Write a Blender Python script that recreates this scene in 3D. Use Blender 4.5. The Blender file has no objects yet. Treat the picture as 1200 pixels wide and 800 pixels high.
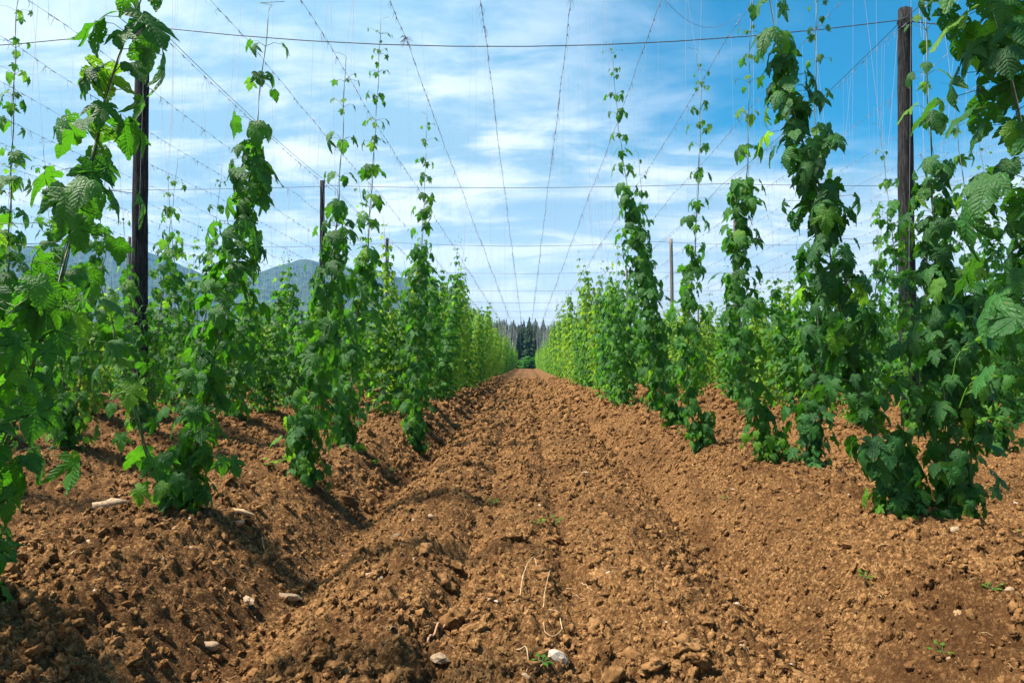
import bpy, math, random
import numpy as np
from mathutils import Vector, Matrix, Euler

SC = bpy.context.scene
COL = SC.collection
R = math.radians

# ------------------------------------------------------------------ camera
CAM_H, F = 1.42, 800.0
YAW, PITCH = R(1.22), R(1.79)
cam_d = bpy.data.cameras.new("camera")
cam = bpy.data.objects.new("camera", cam_d); COL.objects.link(cam)
cam.location = (0, 0, CAM_H)
cam.rotation_euler = (R(90) + PITCH, 0, YAW)
cam_d.sensor_width = 36.0
cam_d.lens = 36.0 * F / 1200.0
cam_d.clip_start = 0.05
cam_d.clip_end = 20000
SC.camera = cam
CR = Euler(cam.rotation_euler).to_matrix()

def at(px, py, Y):
    """the point at ground distance Y seen at photo pixel px, py"""
    d = CR @ Vector((px - 600, 400 - py, -F))
    k = Y / d.y
    return Vector((d.x * k, Y, CAM_H + d.z * k))

# ------------------------------------------------------------------ view, sun, world
SC.view_settings.view_transform = 'Standard'
SC.view_settings.look = 'None'
SC.view_settings.gamma = 1.0
SC.view_settings.exposure = 1.32
SUN_EL, SUN_AZ = R(61), R(-96)          # azimuth from +Y, negative = to the left
sun_d = bpy.data.lights.new("sun", 'SUN')
sun_d.energy = 4.9; sun_d.angle = R(6.0); sun_d.color = (1.0, 0.93, 0.82)
sun = bpy.data.objects.new("sun", sun_d); COL.objects.link(sun)
sdir = Vector((math.sin(SUN_AZ) * math.cos(SUN_EL), math.cos(SUN_AZ) * math.cos(SUN_EL), math.sin(SUN_EL)))
sun.rotation_euler = sdir.to_track_quat('Z', 'Y').to_euler()
sun.location = (0, 0, 30)

class NT:
    """small node helper"""
    def __init__(s, tree): s.t = tree; s.n = tree.nodes; s.l = tree.links
    def add(s, typ, ins=None, **kw):
        nd = s.n.new(typ)
        for k, v in kw.items(): setattr(nd, k, v)
        for k, v in (ins or {}).items():
            if hasattr(v, 'is_linked') or isinstance(v, bpy.types.NodeSocket): s.l.new(v, nd.inputs[k])
            else: nd.inputs[k].default_value = v
        return nd
    def m(s, op, a, b=None, c=None, clamp=False):
        nd = s.n.new('ShaderNodeMath'); nd.operation = op; nd.use_clamp = clamp
        for i, v in enumerate((a, b, c)):
            if v is None: continue
            if isinstance(v, (int, float)): nd.inputs[i].default_value = v
            else: s.l.new(v, nd.inputs[i])
        return nd.outputs[0]
    def ss(s, v, lo, hi, a=0.0, b=1.0):
        nd = s.n.new('ShaderNodeMapRange'); nd.interpolation_type = 'SMOOTHSTEP'
        s.l.new(v, nd.inputs[0])
        for i, q in enumerate((lo, hi, a, b)): nd.inputs[i + 1].default_value = q
        return nd.outputs[0]
    def mix(s, f, a, b, bt='MIX'):
        nd = s.n.new('ShaderNodeMix'); nd.data_type = 'RGBA'; nd.blend_type = bt
        for i, v in ((0, f), (6, a), (7, b)):
            if isinstance(v, (int, float)): nd.inputs[i].default_value = v
            elif isinstance(v, tuple): nd.inputs[i].default_value = (v + (1,)) if len(v) == 3 else v
            else: s.l.new(v, nd.inputs[i])
        return nd.outputs[2]
    def noise(s, vec, scale, detail=3, rough=0.55, dist=0.0):
        nd = s.add('ShaderNodeTexNoise', {'Scale': scale, 'Detail': detail, 'Roughness': rough, 'Distortion': dist})
        if vec is not None: s.l.new(vec, nd.inputs['Vector'])
        return nd.outputs[0]

w = bpy.data.worlds.new("World"); SC.world = w; w.use_nodes = True
n = NT(w.node_tree); n.n.clear()
out = n.add('ShaderNodeOutputWorld'); bg = n.add('ShaderNodeBackground', {'Strength': 0.058})
n.l.new(bg.outputs[0], out.inputs[0])
sky = n.add('ShaderNodeTexSky', sky_type='NISHITA', sun_disc=False, sun_elevation=SUN_EL, sun_rotation=SUN_AZ,
            altitude=300.0, air_density=1.0, dust_density=0.4, ozone_density=3.0)
tc = n.add('ShaderNodeTexCoord'); sx = n.add('ShaderNodeSeparateXYZ', {0: tc.outputs['Generated']})
X, Y_, Z = sx.outputs
zc = n.m('ADD', n.m('MAXIMUM', Z, 0.0), 0.16)
cv = n.add('ShaderNodeCombineXYZ', {0: n.m('DIVIDE', X, zc), 1: n.m('DIVIDE', Y_, zc), 2: 0.0}).outputs[0]
mp = n.add('ShaderNodeMapping', {'Vector': cv, 'Rotation': (0, 0, R(28)), 'Scale': (0.55, 1.15, 1.0), 'Location': (3.1, 1.7, 0)}).outputs[0]
n1 = n.noise(mp, 0.9, 7, 0.56, 0.35)
mp2 = n.add('ShaderNodeMapping', {'Vector': cv, 'Rotation': (0, 0, R(-12)), 'Scale': (0.8, 1.6, 1.0), 'Location': (7.3, 4.4, 0)}).outputs[0]
n2 = n.noise(mp2, 2.1, 6, 0.6, 0.5)
# cover: thick towards the horizon and the left, open to the upper right
cov = n.m('ADD', n.m('MULTIPLY', n.m('SUBTRACT', n1, 0.5), 1.9), n.m('MULTIPLY', n.m('SUBTRACT', n2, 0.5), 0.55))
mp3 = n.add('ShaderNodeMapping', {'Vector': cv, 'Rotation': (0, 0, R(40)), 'Scale': (1.0, 1.35, 1.0), 'Location': (1.3, 9.4, 0)}).outputs[0]
n3 = n.noise(mp3, 2.6, 8, 0.58, 0.5)
cov = n.m('ADD', cov, n.m('MULTIPLY', n.m('SUBTRACT', n3, 0.5), 0.60))
cov = n.m('ADD', cov, n.ss(Z, 0.05, 0.30, 1.18, 1.04))
cov = n.m('SUBTRACT', cov, n.ss(Z, 0.20, 0.46, 0, 0.42))
cov = n.m('SUBTRACT', cov, n.m('MULTIPLY', n.m('ADD', X, 0.10), n.ss(Z, 0.16, 0.40, 0.0, 1.35)))
cov = n.ss(cov, 0.0, 0.92)
shade = n.ss(n.m('ADD', n.m('MULTIPLY', n.noise(mp, 2.6, 7, 0.6, 0.6), 0.7), n.m('MULTIPLY', n3, 0.3)), 0.43, 0.60)
cloud = n.mix(shade, (3.2, 4.9, 6.0), (8.8, 9.1, 9.3))
blue = n.mix(1.0, sky.outputs[0], (0.06, 0.98, 1.12), 'MULTIPLY')
cloud = n.mix(n.ss(Z, 0.04, 0.26, 0.75, 0.0), cloud, (9.2, 9.4, 9.5))
cloud = n.mix(n.ss(Z, 0.22, 0.60, 0, 0.65), cloud, (2.6, 5.0, 6.8))
skyc = n.mix(cov, blue, cloud)
n.l.new(skyc, bg.inputs[0])

# ------------------------------------------------------------------ object helpers
def tag(o, label=None, cat=None, group=None, kind=None):
    if label: o['label'] = label
    if cat: o['category'] = cat
    if group: o['group'] = group
    if kind: o['kind'] = kind
    return o
def link(name, me, parent=None, mat=None):
    if mat is not None and len(me.materials) == 0: me.materials.append(mat)
    o = bpy.data.objects.new(name, me); COL.objects.link(o)
    if parent: o.parent = parent
    return o
def empty(name, loc=(0, 0, 0), rz=0.0):
    o = bpy.data.objects.new(name, None); COL.objects.link(o)
    o.location = loc; o.rotation_euler = (0, 0, rz); o.empty_display_size = 0.2
    return o
def mesh_np(name, V, Fq, mat=None, smooth=True, uv=None):
    """V (n,3); Fq (m,3|4)"""
    V = np.asarray(V, np.float32); Fq = np.asarray(Fq, np.int32)
    me = bpy.data.meshes.new(name); k = Fq.shape[1]; m = len(Fq)
    me.vertices.add(len(V)); me.vertices.foreach_set('co', V.ravel())
    me.loops.add(m * k); me.loops.foreach_set('vertex_index', Fq.ravel())
    me.polygons.add(m); me.polygons.foreach_set('loop_start', np.arange(0, m * k, k, dtype=np.int32))
    me.polygons.foreach_set('use_smooth', np.full(m, smooth))
    me.update(calc_edges=True)
    if uv is not None:
        l = me.uv_layers.new(name='UVMap'); l.data.foreach_set('uv', np.asarray(uv, np.float32)[Fq.ravel()].ravel())
    if mat: me.materials.append(mat)
    return me

class TB:
    """triangle soup builder"""
    def __init__(s): s.V = []; s.F = []; s.U = []; s.n = 0
    def addm(s, V, Fa, U=None):
        V = np.asarray(V, np.float32); s.V.append(V); s.F.append(np.asarray(Fa, np.int32) + s.n)
        s.U.append(np.zeros((len(V), 2), np.float32) if U is None else np.asarray(U, np.float32)); s.n += len(V)
    def tube(s, pts, rad, k=4, cap=True):
        pts = [Vector(p) for p in pts]
        if not hasattr(rad, '__len__'): rad = [rad] * len(pts)
        V = []; up = Vector((0.3, 0.2, 1)).normalized()
        for i, p in enumerate(pts):
            t = (pts[min(i + 1, len(pts) - 1)] - pts[max(i - 1, 0)])
            t = t.normalized() if t.length > 1e-9 else Vector((0, 0, 1))
            ref = Vector((1, 0.13, 0)) if abs(t.z) > 0.8 else Vector((0, 0, 1))
            a = t.cross(ref).normalized(); b = t.cross(a)
            for j in range(k):
                an = 2 * math.pi * j / k
                V.append(p + (a * math.cos(an) + b * math.sin(an)) * rad[i])
        Fa = []
        for i in range(len(pts) - 1):
            for j in range(k):
                a0, a1 = i * k + j, i * k + (j + 1) % k
                Fa += [(a0, a1, a1 + k), (a0, a1 + k, a0 + k)]
        if cap and k > 2:
            for j in range(1, k - 1):
                Fa.append((0, j + 1, j)); q = (len(pts) - 1) * k; Fa.append((q, q + j, q + j + 1))
        s.addm(V, Fa)
    def mesh(s, name, mat=None, smooth=True, uv=False):
        return mesh_np(name, np.concatenate(s.V), np.concatenate(s.F), mat, smooth, np.concatenate(s.U) if uv else None)

# ------------------------------------------------------------------ numpy noise
def h2(ix, iy, seed):
    a = (ix.astype(np.int64) * 374761393 + iy.astype(np.int64) * 668265263 + seed * 974634777) & 0xffffffff
    a = ((a ^ (a >> 13)) * 1274126177) & 0xffffffff
    a = ((a ^ (a >> 16)) * 2246822519) & 0xffffffff
    return ((a ^ (a >> 15)) & 0xffffff).astype(np.float64) / 0xffffff
def vnoise(x, y, seed):
    ix = np.floor(x); iy = np.floor(y); fx = x - ix; fy = y - iy
    fx = fx * fx * (3 - 2 * fx); fy = fy * fy * (3 - 2 * fy)
    a = h2(ix, iy, seed); b = h2(ix + 1, iy, seed); c = h2(ix, iy + 1, seed); d = h2(ix + 1, iy + 1, seed)
    return (a + (b - a) * fx) * (1 - fy) + (c + (d - c) * fx) * fy - 0.5
def fbm(x, y, seed, octv=4, g=0.5):
    s = 0; a = 1.0
    for k in range(octv): s = s + a * vnoise(x * 2 ** k, y * 2 ** k, seed + k * 17); a *= g
    return s
def clods(x, y, cell, prob, seed):
    """height of half-sunk irregular lumps, in metres"""
    u = x / cell; v = y / cell; ix = np.floor(u); iy = np.floor(v); out = np.zeros_like(x)
    for dx in (-1, 0, 1):
        for dy in (-1, 0, 1):
            cx = ix + dx; cy = iy + dy
            px = cx + h2(cx, cy, seed); py = cy + h2(cx, cy, seed + 1); q = h2(cx, cy, seed + 2)
            r = 0.22 + 0.55 * h2(cx, cy, seed + 3) ** 1.6; on = q < prob
            as_ = h2(cx, cy, seed + 4) * math.pi; e = 1.0 + 0.6 * h2(cx, cy, seed + 5)
            ax = u - px; ay = v - py; c = np.cos(as_); sn = np.sin(as_)
            d2 = ((ax * c + ay * sn) * e) ** 2 + (-ax * sn + ay * c) ** 2
            hgt = np.sqrt(np.maximum(0, r * r - d2)) * (0.65 + 0.5 * q)
            out = np.maximum(out, np.where(on, hgt, 0))
    return out * cell

ROWS = [2.65 + 3.12 * k for k in range(15)]
L_FIELD = 158.0
def g_(x, c, s): return np.exp(-((x - c) / s) ** 2)
def macro(x, y):
    x = np.asarray(x, float); y = np.asarray(y, float)
    wob = 0.07 * vnoise(y * 0.35 + 3, np.sign(x) * 5 + 0.5, 5) + 0.07 * vnoise(y * 1.1, x * 0.8 + 2, 9)
    a = np.abs(x + wob); z = np.zeros_like(a)
    for r in ROWS: z = z + 0.34 * np.exp(-np.abs((a - r - 0.06) / 0.66) ** (3.4 if r < 3 else 2.4))
    for r in ROWS[1:]: z = z - 0.07 * g_(a, r - 1.5, 0.45)
    z = z + 0.035 * fbm(x * 5.0, y * 0.25, 44, 3)
    z = z - (0.24 + 0.06 * (x > 0)) * g_(a, 1.58, 0.25) + 0.06 * g_(a, 0.80, 0.24) - 0.09 * g_(x, 0.28, 0.10) - 0.08 * g_(x, -0.42, 0.11)
    z = z * (1 + 0.22 * vnoise(y * 0.6, x * 0.25, 21))
    edge = np.clip((L_FIELD + 3 - y) / 6, 0, 1)
    return z * edge + 0.035 * fbm(x * 0.9, y * 0.9, 33, 3)
def soil(x, y, fine=1.0, med=1.0):
    wx = x + 0.035 * fbm(x * 9, y * 9, 51, 3); wy = y + 0.035 * fbm(x * 9, y * 9, 61, 3)
    z = macro(x, y)
    a = np.abs(x)
    smooth = 1 - 0.75 * g_(a, 1.75, 0.22) * np.clip(vnoise(y * 0.8, x * 0.8, 91) * 3 + 0.6, 0, 1)
    c1 = clods(wx, wy, 0.15, 0.55, 100) * 0.72
    c2 = clods(wx + 0.5 * c1, wy, 0.075, 0.75, 200) * 1.0
    c3 = clods(wx, wy + 0.4 * c2, 0.036, 0.9, 300) * 1.15
    c4 = clods(wx, wy, 0.34, 0.12, 400) * 0.30
    z = z + smooth * (np.maximum(np.maximum(c1, c2 * 0.95), c4) + (c3 + 0.02 * fbm(x * 14, y * 14, 71, 4)) * med + 0.014 * fbm(x * 55, y * 55, 81, 2) * fine)
    return z
def gz(x, y): return float(macro(np.array([x]), np.array([y]))[0])
def sz(x, y): return float(soil(np.array([x]), np.array([y]))[0])

# ------------------------------------------------------------------ materials
def newmat(name):
    m = bpy.data.materials.new(name); m.use_nodes = True; n = NT(m.node_tree)
    b = n.n['Principled BSDF']; return m, n, b
def bump(n, b, hgt, strength, dist):
    bp = n.add('ShaderNodeBump', {'Strength': strength, 'Distance': dist, 'Height': hgt}); n.l.new(bp.outputs[0], b.inputs['Normal'])
    return bp

def mat_soil(name='loose_brown_soil', crumb=False):
    m, n, b = newmat(name)
    tcn = n.add('ShaderNodeTexCoord'); co = tcn.outputs['Object']
    if crumb:
        gm = n.add('ShaderNodeNewGeometry'); co = gm.outputs['Position']
    a = n.noise(co, 2.2, 5, 0.6); c = n.noise(co, 14, 5, 0.65, 0.3); d = n.noise(co, 90, 4, 0.65); e = n.noise(co, 0.35, 3, 0.5)
    col = n.mix(n.ss(c, 0.3, 0.72), (0.030, 0.0130, 0.0036), (0.160, 0.073, 0.0225))
    col = n.mix(n.ss(d, 0.35, 0.75, 0, 0.55), col, (0.255, 0.128, 0.045))
    col = n.mix(n.ss(a, 0.42, 0.7, 0, 0.5), col, (0.060, 0.025, 0.0075))
    col = n.mix(n.ss(e, 0.4, 0.62, 0, 0.35), col, (0.195, 0.093, 0.031))
    gr = n.noise(co, 38, 6, 0.75, 0.2); col = n.mix(n.ss(gr, 0.50, 0.62, 0, 0.75), col, (0.41, 0.228, 0.092)); col = n.mix(n.ss(gr, 0.36, 0.47, 0.8, 0), col, (0.028, 0.011, 0.0035))
    stx = n.add('ShaderNodeMapping', {'Vector': co, 'Scale': (5.0, 0.5, 1.0)}).outputs[0]; col = n.mix(n.ss(n.noise(stx, 1.0, 4, 0.6), 0.5, 0.64, 0, 0.55), col, (0.055, 0.023, 0.007))
    dmp = n.noise(co, 0.9, 5, 0.7, 0.6); col = n.mix(n.ss(dmp, 0.48, 0.66, 0, 0.5), col, (0.048, 0.019, 0.006))
    if crumb:
        oi = n.add('ShaderNodeObjectInfo'); col = n.mix(n.m('MULTIPLY', oi.outputs['Random'], 0.5), col, (0.31, 0.162, 0.062))
    n.l.new(col, b.inputs['Base Color']); b.inputs['Roughness'].default_value = 0.95
    b.inputs['Specular IOR Level'].default_value = 0.12
    vor = n.add('ShaderNodeTexVoronoi', {'Vector': co, 'Scale': 70.0}); 
    hh = n.m('ADD', n.m('MULTIPLY', d, 1.0), n.m('MULTIPLY', n.noise(co, 260, 3, 0.6), 0.5))
    hh = n.m('SUBTRACT', hh, n.m('MULTIPLY', vor.outputs['Distance'], 0.5))
    bump(n, b, hh, 0.25 if crumb else 1.0, 0.012)
    return m
M_SOIL = mat_soil(); M_CLOD = mat_soil('soil_clod_surface', True)

def mat_leaf(name, dark, light, trans, tr=0.30, brown=0.0, rough=0.5):
    m, n, b = newmat(name)
    uv = n.add('ShaderNodeUVMap'); s = n.add('ShaderNodeSeparateXYZ', {0: uv.outputs[0]})
    u = n.m('ABSOLUTE', s.outputs[0]); v = n.m('SUBTRACT', s.outputs[1], 0.02)
    best = None; alo = None
    for ang in (0.0, 46.0, 98.0):
        sn, cs = math.sin(R(ang)), math.cos(R(ang))
        al = n.m('ADD', n.m('MULTIPLY', u, sn), n.m('MULTIPLY', v, cs))
        pe = n.m('ABSOLUTE', n.m('SUBTRACT', n.m('MULTIPLY', u, cs), n.m('MULTIPLY', v, sn)))
        pe = n.m('ADD', pe, n.m('MULTIPLY', n.m('LESS_THAN', al, 0.0), 5.0))
        if best is None: best, alo = pe, al
        else:
            lt = n.m('LESS_THAN', pe, best)
            alo = n.m('ADD', n.m('MULTIPLY', lt, al), n.m('MULTIPLY', n.m('SUBTRACT', 1.0, lt), alo))
            best = n.m('MINIMUM', pe, best)
    main = n.ss(best, 0.004, 0.024, 1, 0)
    wv = n.noise(n.add('ShaderNodeVectorMath', {0: uv.outputs[0], 1: (2.0, 5.0, 1.0)}, operation='ADD').outputs[0], 3.5, 2)
    ph = n.m('ADD', n.m('SUBTRACT', alo, n.m('MULTIPLY', best, 0.85)), n.m('MULTIPLY', wv, 0.16))
    lat = n.m('ABSOLUTE', n.m('SINE', n.m('MULTIPLY', ph, 24.0)))       # lateral veins: grooves at zero
    vein = n.m('MAXIMUM', main, n.ss(lat, 0.0, 0.25, 0.55, 0))
    oi = n.add('ShaderNodeObjectInfo'); ge = n.add('ShaderNodeNewGeometry')
    rnd = n.m('FRACT', n.m('ADD', n.m('MULTIPLY', oi.outputs['Random'], 7.3), ge.outputs['Random Per Island']))
    col = n.mix(rnd, dark, light)
    tcn = n.add('ShaderNodeTexCoord')
    ns = n.noise(tcn.outputs['Object'], 9.0, 3)
    col = n.mix(n.ss(ns, 0.35, 0.7, 0, 0.4), col, light)
    col = n.mix(n.m('MULTIPLY', vein, 0.6), col, (light[0] * 1.7, light[1] * 1.35, light[2] * 1.6))
    if brown:
        sp = n.noise(n.add('ShaderNodeVectorMath', {0: uv.outputs[0], 1: (0, 0, 0)}, operation='ADD').outputs[0], 5.0, 4, 0.65)
        bm = n.m('MULTIPLY', n.ss(sp, 0.60, 0.70), n.ss(rnd, 0.55, 0.75, 0, brown))
        col = n.mix(bm, col, (0.16, 0.085, 0.028))
    n.l.new(col, b.inputs['Base Color']); b.inputs['Roughness'].default_value = rough
    b.inputs['Specular IOR Level'].default_value = 0.26
    hgt = n.m('SUBTRACT', n.m('MULTIPLY', lat, 0.6), n.m('MULTIPLY', main, 0.7))
    fn = n.noise(uv.outputs[0], 22, 4, 0.6); hgt = n.m('ADD', hgt, n.m('MULTIPLY', fn, 0.7))
    col_v = n.noise(uv.outputs[0], 6, 3)
    bp = bump(n, b, hgt, 0.42, 0.010)
    t = n.add('ShaderNodeBsdfTranslucent'); tcx = n.mix(rnd, trans, (trans[0] * 1.5, trans[1] * 1.2, trans[2]))
    n.l.new(n.mix(n.m('MULTIPLY', vein, 0.5), tcx, (trans[0] * .5, trans[1] * .55, trans[2] * .5)), t.inputs[0]); n.l.new(bp.outputs[0], t.inputs[1])
    mx = n.add('ShaderNodeMixShader', {0: tr, 1: b.outputs[0], 2: t.outputs[0]})
    fin = mx.outputs[0]
    if rough == 0.5 and name != 'far_hop_leaf':
        hv_ = n.noise(n.add('ShaderNodeVectorMath', {0: uv.outputs[0], 1: (4.0, 1.0, 0)}, operation='ADD').outputs[0], 8.0, 2)
        hm_ = n.m('MULTIPLY', n.m('GREATER_THAN', hv_, 0.66), n.m('GREATER_THAN', rnd, 0.62))
        th = n.add('ShaderNodeBsdfTransparent'); m2 = n.add('ShaderNodeMixShader', {0: hm_, 1: fin, 2: th.outputs[0]}); fin = m2.outputs[0]
    n.l.new(fin, n.n['Material Output'].inputs[0])
    return m
M_LEAF = mat_leaf('mature_hop_leaf', (0.005, 0.040, 0.008), (0.040, 0.150, 0.016), (0.11, 0.44, 0.015), 0.34)
M_LEAFB = mat_leaf('spotted_hop_leaf', (0.004, 0.034, 0.009), (0.030, 0.125, 0.018), (0.08, 0.34, 0.015), 0.28, 0.7)
M_YOUNG = mat_leaf('young_hop_leaf', (0.045, 0.150, 0.012), (0.095, 0.220, 0.016), (0.24, 0.62, 0.03), 0.40)
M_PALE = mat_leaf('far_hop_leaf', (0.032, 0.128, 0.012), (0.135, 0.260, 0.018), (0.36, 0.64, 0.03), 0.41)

def simple(name, c1, c2, scale=8, rough=0.8, bstr=0.4, bdist=0.01, stretch=(1, 1, 1), metal=0.0, detail=4):
    m, n, b = newmat(name); tcn = n.add('ShaderNodeTexCoord')
    mpn = n.add('ShaderNodeMapping', {'Vector': tcn.outputs['Object'], 'Scale': stretch}).outputs[0]
    ns = n.noise(mpn, scale, detail, 0.62, 0.2)
    n.l.new(n.mix(n.ss(ns, 0.3, 0.7), c1, c2), b.inputs['Base Color'])
    b.inputs['Roughness'].default_value = rough; b.inputs['Metallic'].default_value = metal
    b.inputs['Specular IOR Level'].default_value = 0.3
    if bstr: bump(n, b, ns, bstr, bdist)
    return m
M_STEM = simple('green_bine_stem', (0.05, 0.10, 0.03), (0.10, 0.16, 0.04), 20, 0.6, 0.2, 0.003)
M_STEMD = simple('brown_bine_stem', (0.045, 0.035, 0.022), (0.06, 0.09, 0.035), 20, 0.7, 0.2, 0.003)
M_WOOD = simple('weathered_pole_wood', (0.012, 0.010, 0.010), (0.065, 0.052, 0.046), 14, 0.9, 0.9, 0.03, (1, 1, 0.09))
for _m in (M_WOOD,):
    q = NT(_m.node_tree); b_ = q.n['Principled BSDF']; t_ = q.add('ShaderNodeTexCoord')
    st_ = q.add('ShaderNodeMapping', {'Vector': t_.outputs['Object'], 'Scale': (1, 1, 0.06)}).outputs[0]
    cr_ = q.noise(st_, 55, 4, 0.7); kn_ = q.noise(t_.outputs['Object'], 5, 3, 0.6)
    c_ = q.mix(q.ss(cr_, 0.42, 0.60), (0.004, 0.004, 0.005), (0.055, 0.049, 0.048)); c_ = q.mix(q.ss(kn_, 0.5, 0.65, 0, 0.7), c_, (0.012, 0.010, 0.010))
    q.l.new(c_, b_.inputs['Base Color']); bump(q, b_, cr_, 1.0, 0.05)
M_WOODP = simple('grey_pole_wood', (0.09, 0.072, 0.06), (0.24, 0.20, 0.17), 14, 0.9, 0.8, 0.02, (1, 1, 0.09))
M_CABLE = simple('steel_cable', (0.05, 0.055, 0.065), (0.11, 0.115, 0.13), 30, 0.6, 0, metal=0.3)
M_WIRE = simple('galvanised_wire', (0.16, 0.17, 0.19), (0.28, 0.29, 0.31), 30, 0.55, 0, metal=0.3)
M_RAG = simple('old_string_remnant', (0.10, 0.11, 0.14), (0.30, 0.30, 0.33), 20, 0.9, 0)
M_STRING = simple('pale_string', (0.50, 0.50, 0.52), (0.66, 0.64, 0.62), 20, 0.8, 0)
M_STONE = simple('pale_stone', (0.20, 0.11, 0.05), (0.46, 0.34, 0.22), 9, 0.85, 0.5, 0.01)
M_WHITE = simple('white_stone', (0.30, 0.21, 0.13), (0.62, 0.55, 0.45), 14, 0.8, 0.4, 0.01)
M_STRAW = simple('dry_bine_skin', (0.34, 0.20, 0.09), (0.58, 0.42, 0.24), 30, 0.8, 0.3, 0.003)
M_ROOT = simple('brown_root_skin', (0.26, 0.13, 0.07), (0.45, 0.26, 0.15), 30, 0.8, 0.3, 0.003)
M_GRASS = simple('rough_grass', (0.05, 0.10, 0.02), (0.12, 0.17, 0.04), 0.6, 0.9, 0.6, 0.1)
M_NEEDLE = simple('spruce_needles', (0.016, 0.045, 0.018), (0.050, 0.090, 0.032), 0.9, 0.8, 0)
M_BARK = simple('spruce_bark', (0.06, 0.045, 0.035), (0.12, 0.09, 0.07), 6, 0.9, 0.5, 0.02, (1, 1, 0.2))
M_HILL = simple('wooded_hillside', (0.002, 0.008, 0.006), (0.040, 0.070, 0.022), 0.045, 0.95, 1.0, 6.0, detail=9)

# ------------------------------------------------------------------ terrain
# near field: one fine sheet of loose soil (finer towards the camera)
def build_soil():
    NZ, NX = 1080, 800
    t = np.linspace(0, 1, NZ); y = 1.0 * (L_FIELD + 8) ** t
    u = np.linspace(-1, 1, NX)
    Yg = np.repeat(y[:, None], NX, 1); Xg = u[None, :] * (Yg * 0.86 + 1.4)
    sp = Yg * 0.005
    fine = np.clip((9 - Yg) / 5, 0, 1); med = np.clip((30 - Yg) / 14, 0.45, 1)
    Zg = soil(Xg, Yg, fine, med)
    far = np.clip((Yg - 30) / 60, 0, 1)
    Zg = Zg * (1 - far * 0.15)
    # small sideways shift so that lumps lean over a little
    V = np.stack([Xg, Yg, Zg], -1).reshape(-1, 3)
    i = np.arange(NZ - 1)[:, None] * NX + np.arange(NX - 1)[None, :]
    Fq = np.stack([i, i + 1, i + NX + 1, i + NX], -1).reshape(-1, 4)
    o = link('soil', mesh_np('soil', V, Fq, M_SOIL)); tag(o, kind='structure')
build_soil()
def build_ground():
    # the field round it (ridged) and the grassland out to the foot of the hills
    xs = np.concatenate([[-60], np.arange(-50, 50.01, 0.4), [60]]); ys = np.arange(-14, 1.4, 0.4)
    def sheet(name, xs, ys, zf, mat):
        Xg, Yg = np.meshgrid(xs, ys); Zg = zf(Xg, Yg); V = np.stack([Xg, Yg, Zg], -1).reshape(-1, 3); nx = len(xs)
        i = np.arange(len(ys) - 1)[:, None] * nx + np.arange(nx - 1)[None, :]
        o = link(name, mesh_np(name, V, np.stack([i, i + 1, i + nx + 1, i + nx], -1).reshape(-1, 4), mat)); tag(o, kind='structure')
    sheet('field_soil', xs, np.arange(-14, L_FIELD, 0.9), lambda x, y: macro(x, y) - 0.13 - 0.25 * (np.abs(x) < y * 0.8 + 1.0), M_SOIL)
    gx = np.concatenate([-np.geomspace(4000, 60, 30), np.linspace(-50, 50, 11), np.geomspace(60, 4000, 30)])
    gy = np.concatenate([-np.geomspace(3000, 14, 14), np.geomspace(20, 4000, 34)])
    sheet('ground', gx, gy, lambda x, y: -0.75 + 0.6 * ((y > 159) | (np.abs(x) > 55) | (y < -20)) + 0 * x, M_GRASS)
build_ground()

def interp(px, pts):
    xs = [p[0] for p in pts]; ys = [p[1] for p in pts]; return np.interp(px, xs, ys)
def build_hills():
    # skyline heights (metres at 2.6 km) by bearing in tan units
    prof = [(-1.6, 150), (-1.2, 300), (-0.95, 370), (-0.78, 388), (-0.66, 396), (-0.6, 400), (-0.54, 372), (-0.48, 318), (-0.44, 280),
            (-0.40, 325), (-0.36, 358), (-0.32, 372), (-0.28, 352), (-0.20, 325), (-0.16, 300), (-0.12, 262), (-0.09, 215), (-0.05, 150), (0, 130),
            (0.1, 120), (0.25, 128), (0.4, 150), (0.6, 160), (0.9, 150), (1.5, 130)]
    na, nr = 420, 46
    ta = np.linspace(-1.6, 1.5, na); rr = np.linspace(1500, 3400, nr)
    T, RR = np.meshgrid(ta, rr)
    Yh = RR / np.sqrt(1 + T * T) * np.sqrt(1.0 + 0.1 * T * T); Xh = T * Yh
    H = interp(T + 0.012 * fbm(RR / 240, T * 3, 7, 3), prof)
    k = np.clip((RR - 1500) / 1100, 0, 1); k = k * k * (3 - 2 * k)
    k2 = np.clip((RR - 2650) / 900, 0, 1)
    hz = H * k * (1 - 0.5 * k2) * (Yh / 2600) ** 0.15
    hz = hz * (1 + 0.16 * fbm(Xh / 260, Yh / 260, 11, 4) * (1 - np.clip(k - 0.9, 0, 1) * 6)) + 9 * np.abs(fbm(Xh / 25, Yh / 60, 15, 3)) * k
    V = np.stack([Xh, Yh, hz - 3 + 0 * Xh], -1).reshape(-1, 3)
    i = np.arange(nr - 1)[:, None] * na + np.arange(na - 1)[None, :]
    o = link('hills', mesh_np('hills', V, np.stack([i, i + 1, i + na + 1, i + na], -1).reshape(-1, 4), M_HILL)); tag(o, kind='structure')
build_hills()

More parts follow.
